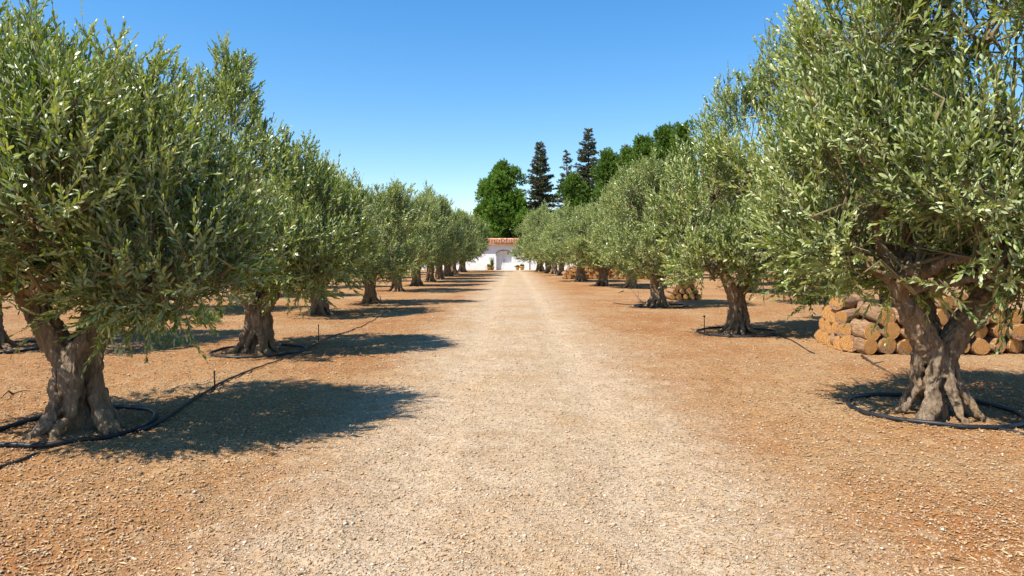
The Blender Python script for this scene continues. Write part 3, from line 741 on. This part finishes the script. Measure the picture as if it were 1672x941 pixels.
for (x0, x1, hs) in ((A0 - .03, mid - .012, 1), (mid + .012, A1 + .03, -1)):
    mb = MB(); mb.box(x0, x1, .40, .445, -.02, 2.3)
    cx0, cx1 = x0 + .14, x1 - .12
    for z0, z1 in ((.15, .85), (1.0, 1.62)):
        for a, b, c, d in ((cx0, cx1, z0, z0 + .04), (cx0, cx1, z1 - .04, z1), (cx0, cx0 + .04, z0 + .04, z1 - .04), (cx1 - .04, cx1, z0 + .04, z1 - .04)):
            mb.box(a, b, .385, .401, c, d)
    dd = link('door', mb.mesh('door', [M['door']], False), gh)
    mh = MB(); hx = x1 - .07 if hs == 1 else x0 + .07
    mh.tube([(hx, .39, 1.02), (hx, .35, 1.05), (hx, .35, 1.17), (hx, .39, 1.2)], .012, 6); link('handle', mh.mesh('handle', [M['iron']]), dd)
# roof: barrel tiles on two slopes
def tiles():
    mb = MB(); per = .29; x0, x1 = xl - gx - .35, xr - gx + .35
    nt_ = int((x1 - x0) / per); ridge_z, eave_z = 3.58, ztop - .02
    yr = 1.65
    for yA, sgn in ((-.42, 1), (3.72, -1)):
        rows = 5
        for r_ in range(rows):
            t0, t1 = r_ / rows, (r_ + 1) / rows + .02
            for i in range(nt_):
                cx = x0 + (i + .5) * per; jit = rr.uniform(-.012, .012)
                vs = []
                for t, rad, dz in ((t0, per * .56, .05), (min(t1, 1), per * .46, .015)):
                    y = yA + (yr - yA) * t; z = eave_z + (ridge_z - eave_z) * t
                    for k in range(6):
                        a = math.pi * k / 5
                        vs.append((cx + jit + rad * math.cos(a), y, z + dz + rad * .75 * math.sin(a)))
                mb.add(vs, [(k, k + 1, 7 + k, 6 + k) for k in range(5)])
        z0 = eave_z - .06
        mb.add([(x0, yA, z0), (x1, yA, z0), (x1, yr, ridge_z - .06), (x0, yr, ridge_z - .06), (x0, yA, eave_z + .03), (x1, yA, eave_z + .03), (x1, yr, ridge_z + .03), (x0, yr, ridge_z + .03)],
               [(0, 1, 2, 3), (7, 6, 5, 4), (0, 4, 5, 1), (0, 3, 7, 4), (1, 5, 6, 2)])
    mb.tube([(x0, yr, ridge_z + .06), (x1, yr, ridge_z + .06)], .13, 10)
    return mb.mesh('roof', [M['terracotta']], True)
link('roof', tiles(), gh)
extrude_poly('gable', [(xl - gx, ztop + .002), (gx * 0 + xl - gx + .3, ztop + .002), (xl - gx + .3, ztop + .2), (xl - gx, ztop + .2)], .6, 2.7, M['white'], gh)
# boundary walls
def bwall(px0x, px1x, h, label):
    t = empty('boundary_wall', (px0x, GYd + .12, 0)); mb = MB(); w = px1x - px0x
    mb.box(0, w, 0, .3, -.2, h); link('wall', mb.mesh('wall', [M['white']], False), t)
    mb = MB(); mb.box(-.0, w, -.05, .35, h + .002, h + .09); link('coping', mb.mesh('coping', [M['white']], False), t)
    return tag(t, label, 'wall')
bwall(-13, xl - .01, 1.9, 'long white boundary wall left of the gatehouse')
bwall(xr + .01, 13, 1.9, 'long white boundary wall right of the gatehouse')
# low white block left of the gate with a sloping top
t = empty('planter_block', (wx(784, 76), 76, h1(wx(784, 76), 76))); bx = [(-.75, 0), (-.75, .52), (-.1, .95), (.28, .85), (.62, .55), (.62, 0)]
extrude_poly('block', [(x, z - .05) for x, z in bx], 0, 1.2, M['white'], t)
extrude_poly('plinth', [(-.8, -.05), (-.8, .06), (.67, .06), (.67, -.05)], -.05, 1.25, M['trim'], t)
tag(t, 'low white masonry block with a sloping top left of the gate', 'masonry block')
# pots with plants
def potted(loc, seed, s, label, plant_h, m=None, spread=.35):
    rng = np.random.default_rng(seed)
    t = empty('potted_plant', (*loc, h1(*loc))); mb = MB(); n = 14
    prof = [(.0, 0), (.17, 0), (.24, .22), (.27, .36), (.31, .37), (.31, .44), (.26, .44), (.25, .38), (0, .38)]
    vs = [(r * s * math.cos(2 * math.pi * k / n), r * s * math.sin(2 * math.pi * k / n), z * s) for r, z in prof for k in range(n)]
    fs = [(i * n + k, i * n + (k + 1) % n, (i + 1) * n + (k + 1) % n, (i + 1) * n + k) for i in range(len(prof) - 1) for k in range(n)]
    mb.add(vs, fs); link('pot', mb.mesh('pot', [M['pot']]), t)
    ns = 40; P = np.stack([rng.normal(0, .07, ns), rng.normal(0, .07, ns), np.full(ns, .36 * s)], 1)
    D = norm(np.stack([rng.normal(0, spread, ns), rng.normal(0, spread, ns), np.ones(ns)], 1))
    V, lo, ct, mi, tn = leaves(P, D, plant_h * rng.uniform(.5, 1, ns), np.tile([0, 0, -.1], (ns, 1)), 14, .15, .06, rng, rng.random(ns), (1, .5), .006)
    link('foliage', raw_mesh('foliage', V, lo, ct, [m or M['bright_leaf'], M['twig']], mi, {'tint': tn}), t)
    return tag(t, label, 'potted plant', 'potted plants by the gate')
potted((wx(803.5, 79.0), 79.0), 1, .95, 'tall slender plant in a clay pot left of the gate door', 1.3, spread=.13)
potted((wx(798.2, 78.6), 78.6), 2, .85, 'bushy plant in a clay pot beside the white masonry block', .42)
potted((wx(845.0, 79.0), 79.0), 3, .8, 'low bush in a small clay pot right of the gate door', .3)
potted((wx(852.5, 78.8), 78.8), 4, 1.0, 'short plant in a larger clay pot, furthest right of the gate door', .35)
# lantern under the arch
t = empty('wall_lantern', (wx(829.5), GYd + .12, 1.98)); mb = MB()
mb.tube([(0, 0, .2), (0, 0, .1)], .012, 6); mb.tube([(0, 0, .1), (0, 0, .04)], [.03, .10], 6); mb.tube([(0, 0, -.13), (0, 0, -.17)], [.07, .03], 6)
for k in range(6):
    a = k * math.pi / 3; mb.tube([(.09 * math.cos(a), .09 * math.sin(a), .05), (.065 * math.cos(a), .065 * math.sin(a), -.14)], .008, 4)
link('frame', mb.mesh('frame', [M['iron']], False), t); mb = MB(); mb.tube([(0, 0, .04), (0, 0, -.13)], [.08, .058], 6); link('glass', mb.mesh('glass', [M['glass']], False), t)
tag(t, 'small dark hanging lantern under the right of the gate arch', 'lantern')

# ------------------------------------------------------------------ logs
def log_proto(seed):
    rng = np.random.default_rng(seed); ns, nr = 18, 7; mb = MB()
    th = np.arange(ns) * 2 * math.pi / ns
    pr = 1 + .05 * np.cos(th * 2 + rng.uniform(0, 6)) + .035 * np.cos(th * 3 + rng.uniform(0, 6)) + .02 * np.cos(th * 5 + rng.uniform(0, 6))
    vs = []; cen = []
    for j in range(nr):
        y = j / (nr - 1); r = pr * (1 + .06 * rng.normal() * (0 < j < nr - 1)) * (1 - .06 * y) * (1 + .03 * rng.normal(0, 1, ns))
        c = np.array([.10 * math.sin(y * 2 + seed), 0, .06 * math.sin(y * 3 + seed)]); cen.append(c)
        vs.append(np.stack([r * np.cos(th) + c[0], np.full(ns, y) , r * np.sin(th) + c[2]], 1))
    V = np.concatenate(vs)
    fs = [(j * ns + k, (j + 1) * ns + k, (j + 1) * ns + (k + 1) % ns, j * ns + (k + 1) % ns) for j in range(nr - 1) for k in range(ns)]
    fs.append(tuple((nr - 1) * ns + k for k in range(ns))[::-1]); fs.append(tuple(range(ns)))
    mb.add(V, fs); body = mb.mesh('log', [M['log_bark']]); body.polygons[-1].use_smooth = False; body.polygons[-2].use_smooth = False
    # sawn face, a shallow dish standing just clear of the bark
    mb = MB(); ring = vs[0]; c = cen[0]
    tilt = rng.normal(0, .035, 2)
    def fy(p): return (p[:, 0] * tilt[0] + p[:, 2] * tilt[1]) * .25
    rings = []
    for sc_, dy in ((.94, .010), (.925, -.010), (.7, -.011), (.35, -.012)):
        q = c + (ring - c) * sc_; q[:, 1] = dy + fy(q) * (dy < 0); rings.append(q)
    q = c[None].copy(); q[:, 1] = -.012; rings.append(q)
    fs = [(j * ns + k, j * ns + (k + 1) % ns, (j + 1) * ns + (k + 1) % ns, (j + 1) * ns + k) for j in range(3) for k in range(ns)]
    fs += [(3 * ns + k, 3 * ns + (k + 1) % ns, 4 * ns) for k in range(ns)]
    mb.add(np.concatenate(rings), fs)
    me = mb.mesh('cut_end', [M['log_cut']], False)
    bm = bmesh.new(); bm.from_mesh(me); bmesh.ops.recalc_face_normals(bm, faces=bm.faces)
    bm.faces.ensure_lookup_table()
    if bm.faces[-1].normal.y > 0: bmesh.ops.reverse_faces(bm, faces=bm.faces)
    bm.to_mesh(me); bm.free()
    return body, me
protos = [log_proto(i) for i in range(7)]
proto_obj = {}
rl = random.Random(11)
def place_log(x, y, z, r, ln, yaw, label, group, pitch=0):
    k = rl.randrange(len(protos))
    if k not in proto_obj:
        o = link('log', protos[k][0]); c = link('cut_end', protos[k][1], o); proto_obj[k] = o
    else: o = copy_tree(proto_obj[k])
    o.location = (x, y, z); o.scale = (r, ln, r)
    o.rotation_euler = (pitch, 0, yaw)
    return tag(o, label, 'log', group)
def stack(p0, direction, yaw, r, rows, ln, group, where, jit=.05, taper=0.5, face=0.0):
    """rows: logs per course, bottom first; p0 = ground point under the first bottom log's sawn face"""
    dx, dy = direction; names = ['bottom', 'second', 'third', 'fourth', 'fifth'];
    off = 0.0
    for j, (n, skip) in enumerate(rows):
        for i in range(n):
            s_ = (skip + j * .5 + i) * 2.1 * r
            rad = r * rl.uniform(.80, 1.04)
            x, y = p0[0] + dx * s_, p0[1] + dy * s_
            b = rl.uniform(-jit, jit)
            z = h1(x, y) + r * .98 + j * r * 1.64 + rl.uniform(-.08, .08) * r * (j > 0)
            rowname = 'topmost' if j == len(rows) - 1 else names[j]
            place_log(x - math.sin(yaw) * b, y + math.cos(yaw) * b, z, rad, ln * rl.uniform(.9, 1.1), yaw + rl.uniform(-.1, .1) * (1 + j * .4),
                      f'{ORD[i]} sawn log from the left, {rowname} row of the {where}', group, rl.uniform(-.03, .03) * j)
x0, y0 = at(1421, 580)
stack((x0, y0), (1, .015), R(6), .147, [(13, 0), (13, -.4), (11, -.1), (5, 1.6)], 1.0, 'sawn logs of the large near pile', 'near log pile front')
xa, ya = at(1342, 561)
vx, vy = x0 - .22 - xa, y0 + .38 - ya; vl = math.hypot(vx, vy); vx /= vl; vy /= vl
stack((xa, ya), (vx, vy), R(-46), .140, [(5, 0), (4, .1), (3, .2), (1, 1.0)], .75, 'sawn logs on the flank of the near pile', 'near log pile left flank')
xb, yb = at(1098, 490)
stack((xb, yb), (1, 0), R(2), .118, [(5, 0), (4, 0), (3, 0), (2, 0)], .9, 'sawn logs of the small pyramid', 'small log pyramid')
xc = (922 - CX) / F * 48.3
stack((xc, 48.3), (1, .0), R(3), .145, [(21, 0), (20, 0), (19, .1), (15, .6)], 1.0, 'sawn logs of the far stack', 'long far log stack', jit=.12)

# ------------------------------------------------------------------ irrigation
def hose(pts_px, r, label, closed=False, sub=10, r1=None):
    P = np.array([at(*p) for p in pts_px])
    n = len(P); out_ = []
    for i in range(n if closed else n - 1):   # Catmull-Rom
        if closed: a, b, c, d = P[i - 1], P[i], P[(i + 1) % n], P[(i + 2) % n]
        else: a, b, c, d = P[max(i - 1, 0)], P[i], P[i + 1], P[min(i + 2, n - 1)]
        for k in range(sub):
            t = k / sub
            out_.append(.5 * (2 * b + (c - a) * t + (2 * a - 5 * b + 4 * c - d) * t * t + (3 * b - a - 3 * c + d) * t ** 3))
    if not closed: out_.append(P[-1])
    Q = np.array(out_); z = hsoft(Q[:, 0], Q[:, 1]) + r * .8 + .006
    z = z + .008 * vnoise(np.stack([Q[:, 0] * 2, Q[:, 1] * 2, Q[:, 0] * 0], 1), 3)
    o_ = Q[0]; mb = MB(); mb.tube(np.stack([Q[:, 0] - o_[0], Q[:, 1] - o_[1], z], 1), np.linspace(r, r if r1 is None else r1, len(Q)), 8, closed=closed)
    ob = link('irrigation_hose', mb.mesh('irrigation_hose', [M['hose']]), None, (o_[0], o_[1], 0))
    return tag(ob, label, 'hose')
def ring(px, py, rx, ry, r, label, seed=0):
    cx, cy = at(px, py); P = []
    rg = random.Random(seed)
    ph = rg.uniform(0, 6)
    for k in range(64):
        a = 2 * math.pi * k / 64; q = 1 + .035 * math.sin(2 * a + ph) + .02 * math.sin(3 * a)
        P.append((rx * q * math.cos(a), ry * q * math.sin(a)))
    P = np.array(P); z = hsoft(P[:, 0] + cx, P[:, 1] + cy) + r * .8 + .006
    mb = MB(); mb.tube(np.stack([P[:, 0], P[:, 1], z], 1), r, 8, closed=True)
    mb.tube([(rx * .72 - .05, -ry * .66 - .04, z[57] + .002), (rx * .72 + .06, -ry * .66 + .05, z[57] + .002)], r * 1.5, 10)
    return tag(link('irrigation_ring', mb.mesh('irrigation_ring', [M['hose']]), None, (cx, cy, 0)), label, 'hose ring', 'black irrigation rings round the trunks')
ring(1523, 671, .79, .86, .023, 'black irrigation ring round the nearest right olive trunk', 1)
ring(423, 573.5, .78, .80, .021, 'black irrigation ring round the second left olive trunk', 2)
ring(1203, 543, .78, .95, .022, 'black irrigation ring round the second right olive trunk', 3)
ring(1080, 499.5, .85, .85, .022, 'black irrigation ring round the third right olive trunk', 4)
ring(-6, 569, .95, .9, .022, 'black irrigation ring at the left frame edge', 5)
hose([(-60, 738), (0, 733), (70, 731), (140, 721), (200, 706), (240, 694), (254, 684), (248, 676), (225, 670), (190, 668), (140, 669), (80, 680), (0, 704), (-60, 716)], .022, 'thick black hose looping round the nearest left olive trunk')
hose([(225, 704), (268, 687), (310, 662), (350, 636), (385, 618), (420, 604), (455, 592), (492, 577)], .022, 'black hose running from the nearest left ring to the second left ring', r1=.007)
hose([(-40, 775), (10, 762), (58, 742)], .014, 'thin dark feeder hose in the lower left corner')
hose([(492, 572), (525, 558), (560, 545), (590, 533), (610, 522), (640, 505), (655, 498)], .012, 'thin black hose leading from the second left ring toward the far left trunks', r1=.006)
hose([(1625, 703), (1660, 712), (1720, 724)], .015, 'thin black feeder hose right of the nearest right ring')
hose([(1258, 544), (1290, 556), (1330, 580)], .010, 'thin dark drip line right of the second right ring')
hose([(1060, 499), (1020, 497), (1000, 495)], .012, 'short dark drip line left of the third right ring')
def stake(px, py, h, label, nr=.011):
    x, y = at(px, py); t = empty('sprinkler_stake', (x, y, h1(x, y))); mb = MB()
    mb.tube([(0, 0, -.05), (.004, 0, h * .5), (0, 0, h)], .009, 6); link('riser', mb.mesh('riser', [M['plastic']]), t)
    mb = MB(); mb.tube([(0, 0, h), (0, 0, h + .015), (0, 0, h + .03), (0, 0, h + .045)], [.009, nr, nr, .006], 8); link('nozzle', mb.mesh('nozzle', [M['plastic']]), t)
    return tag(t, label, 'sprinkler', 'sprinkler stakes beside the hoses')
stake(350, 638, .19, 'thin black sprinkler stake on the hose beside the nearest left olive')
stake(520, 558, .29, 'thin black sprinkler stake right of the second left olive')
stake(1150, 543, .34, 'black sprinkler stake with round nozzle by the second right olive', .026)

# ------------------------------------------------------------------ fallen sticks, weeds
def stick(pts, r, label, forks=()):
    P = np.array([at(px, py) for px, py, _ in pts]); o_ = P[0]; rg = np.random.default_rng(int(pts[0][0]))
    z = hfun(P[:, 0], P[:, 1]) + r * .7 + np.array([p[2] for p in pts])
    Q = np.stack([P[:, 0] - o_[0], P[:, 1] - o_[1], z], 1); mb = MB()
    mb.tube(Q, np.linspace(r, r * .45, len(Q)), 6)
    for i, d in forks: mb.tube([Q[i], Q[i] + np.array(d) * .5 + rg.normal(0, .01, 3), Q[i] + np.array(d)], [r * .6, r * .45, r * .25], 5)
    return tag(link('fallen_branch', mb.mesh('fallen_branch', [M['dark_bark']]), None, (o_[0], o_[1], 0)), label, 'branch')
stick([(1407, 587, .03), (1425, 597, .01), (1446, 606, .0), (1462, 616, 0)], .02, 'dark fallen branch lying between the nearest right trunk and the log pile', [(1, (.12, -.1, .05))])
stick([(1052, 497, 0), (1042, 491, .12), (1031, 481.5, .2)], .012, 'thin bare twig leaning up beside the third right olive', [(1, (.02, .05, .28))])
stick([(622, 492, .0), (618, 483, .1)], .014, 'short bare twig standing right of the fourth left olive', [(1, (-.05, 0, .2))])
stick([(20, 640, .0), (14, 645, .06), (5, 655, .05)], .012, 'small dark twig lying left of the nearest left trunk', [(0, (.15, .1, .02))])
stick([(1018, 476, 0), (1014, 478, .02), (1010, 479, .0)], .02, 'small stick beside the fourth right olive trunk', [])
def weed(px, py, s, n, label, name='weed', spread=.6, cat='weed'):
    x, y = at(px, py); rg = np.random.default_rng(int(px))
    P = np.stack([rg.normal(0, s * .35, n), rg.normal(0, s * .35, n), np.zeros(n)], 1)
    P[:, 2] = hfun(P[:, 0] + x, P[:, 1] + y) - .01
    D = norm(np.stack([rg.normal(0, spread, n), rg.normal(0, spread, n), np.ones(n)], 1))
    V, lo, ct, mi, tn = leaves(P, D, s * rg.uniform(.4, 1, n), np.tile([0, 0, -.15], (n, 1)), 8, s * .35, s * .05, rg, rg.random(n), (.9, .4), .002)
    return tag(link(name, raw_mesh(name, V, lo, ct, [M['grass'], M['grass']], mi, {'tint': tn}), None, (x, y, 0)), label, cat, 'green weeds under the trees')
weed(276, 568, .36, 14, 'small upright weed between the two nearest left olives')
weed(338, 528, .5, 40, 'pale green weed clump behind the gap left of the second left trunk', spread=.9)
weed(1352, 494, .75, 110, 'green grass clump at the foot of the outer right olive', 'grass_clump', .7, 'grass clump')
weed(1316, 498, .4, 40, 'small green grass tuft left of the outer right olive', 'grass_clump', .7, 'grass clump')
weed(205, 545, .22, 16, 'tiny weed behind the nearest left olive trunk')

# ------------------------------------------------------------------ camera, sun, sky
cam = bpy.data.cameras.new('camera'); co = bpy.data.objects.new('camera', cam); COL.objects.link(co)
co.location = (0, 0, CAMH); co.rotation_euler = (R(90), 0, 0)
cam.sensor_width = 36; cam.lens = F / 1672 * 36; cam.shift_y = -(470.5 - HOR) / 1672; cam.clip_start = .05; cam.clip_end = 2000
S.camera = co
ELEV, AZ = 55, 33      # light travels toward +x and a little away from the camera
sun = bpy.data.lights.new('sun', 'SUN'); so = bpy.data.objects.new('sun', sun); COL.objects.link(so)
sun.energy = 5.0; sun.angle = R(.53); sun.color = (1, .945, .86)
dv = Vector((math.cos(R(ELEV)) * math.cos(R(AZ)), math.cos(R(ELEV)) * math.sin(R(AZ)), -math.sin(R(ELEV))))
so.rotation_euler = dv.to_track_quat('-Z', 'Y').to_euler(); so.location = (-20, -10, 30)
w = bpy.data.worlds.new('World'); S.world = w; w.use_nodes = True; nt = w.node_tree; bg = nt.nodes['Background']
sky = nt.nodes.new('ShaderNodeTexSky'); sky.sky_type = 'NISHITA'; sky.sun_disc = False; sky.sun_elevation = R(ELEV)
sky.sun_rotation = math.atan2(-dv.x, -dv.y); sky.air_density = 1.0; sky.dust_density = .1; sky.ozone_density = 2.5
hs = nt.nodes.new('ShaderNodeHueSaturation'); hs.inputs['Saturation'].default_value = 1.52; hs.inputs['Value'].default_value = 1.12; hs.inputs['Hue'].default_value = .503
gm = nt.nodes.new('ShaderNodeGamma'); gm.inputs['Gamma'].default_value = .8
nt.links.new(sky.outputs[0], gm.inputs[0]); nt.links.new(gm.outputs[0], hs.inputs['Color']); nt.links.new(hs.outputs[0], bg.inputs[0]); bg.inputs[1].default_value = .15
S.view_settings.view_transform = 'Standard'; S.view_settings.look = 'None'; S.view_settings.gamma = 1; S.view_settings.exposure = .72
S.view_settings.use_curve_mapping = False
S.render.engine = 'CYCLES'; cy = S.cycles
cy.max_bounces = 6; cy.diffuse_bounces = 3; cy.glossy_bounces = 2; cy.transmission_bounces = 3; cy.transparent_max_bounces = 4
cy.use_denoising = True; cy.denoiser = 'OPENIMAGEDENOISE'; cy.sample_clamp_indirect = 6
cy.caustics_reflective = False; cy.caustics_refractive = False
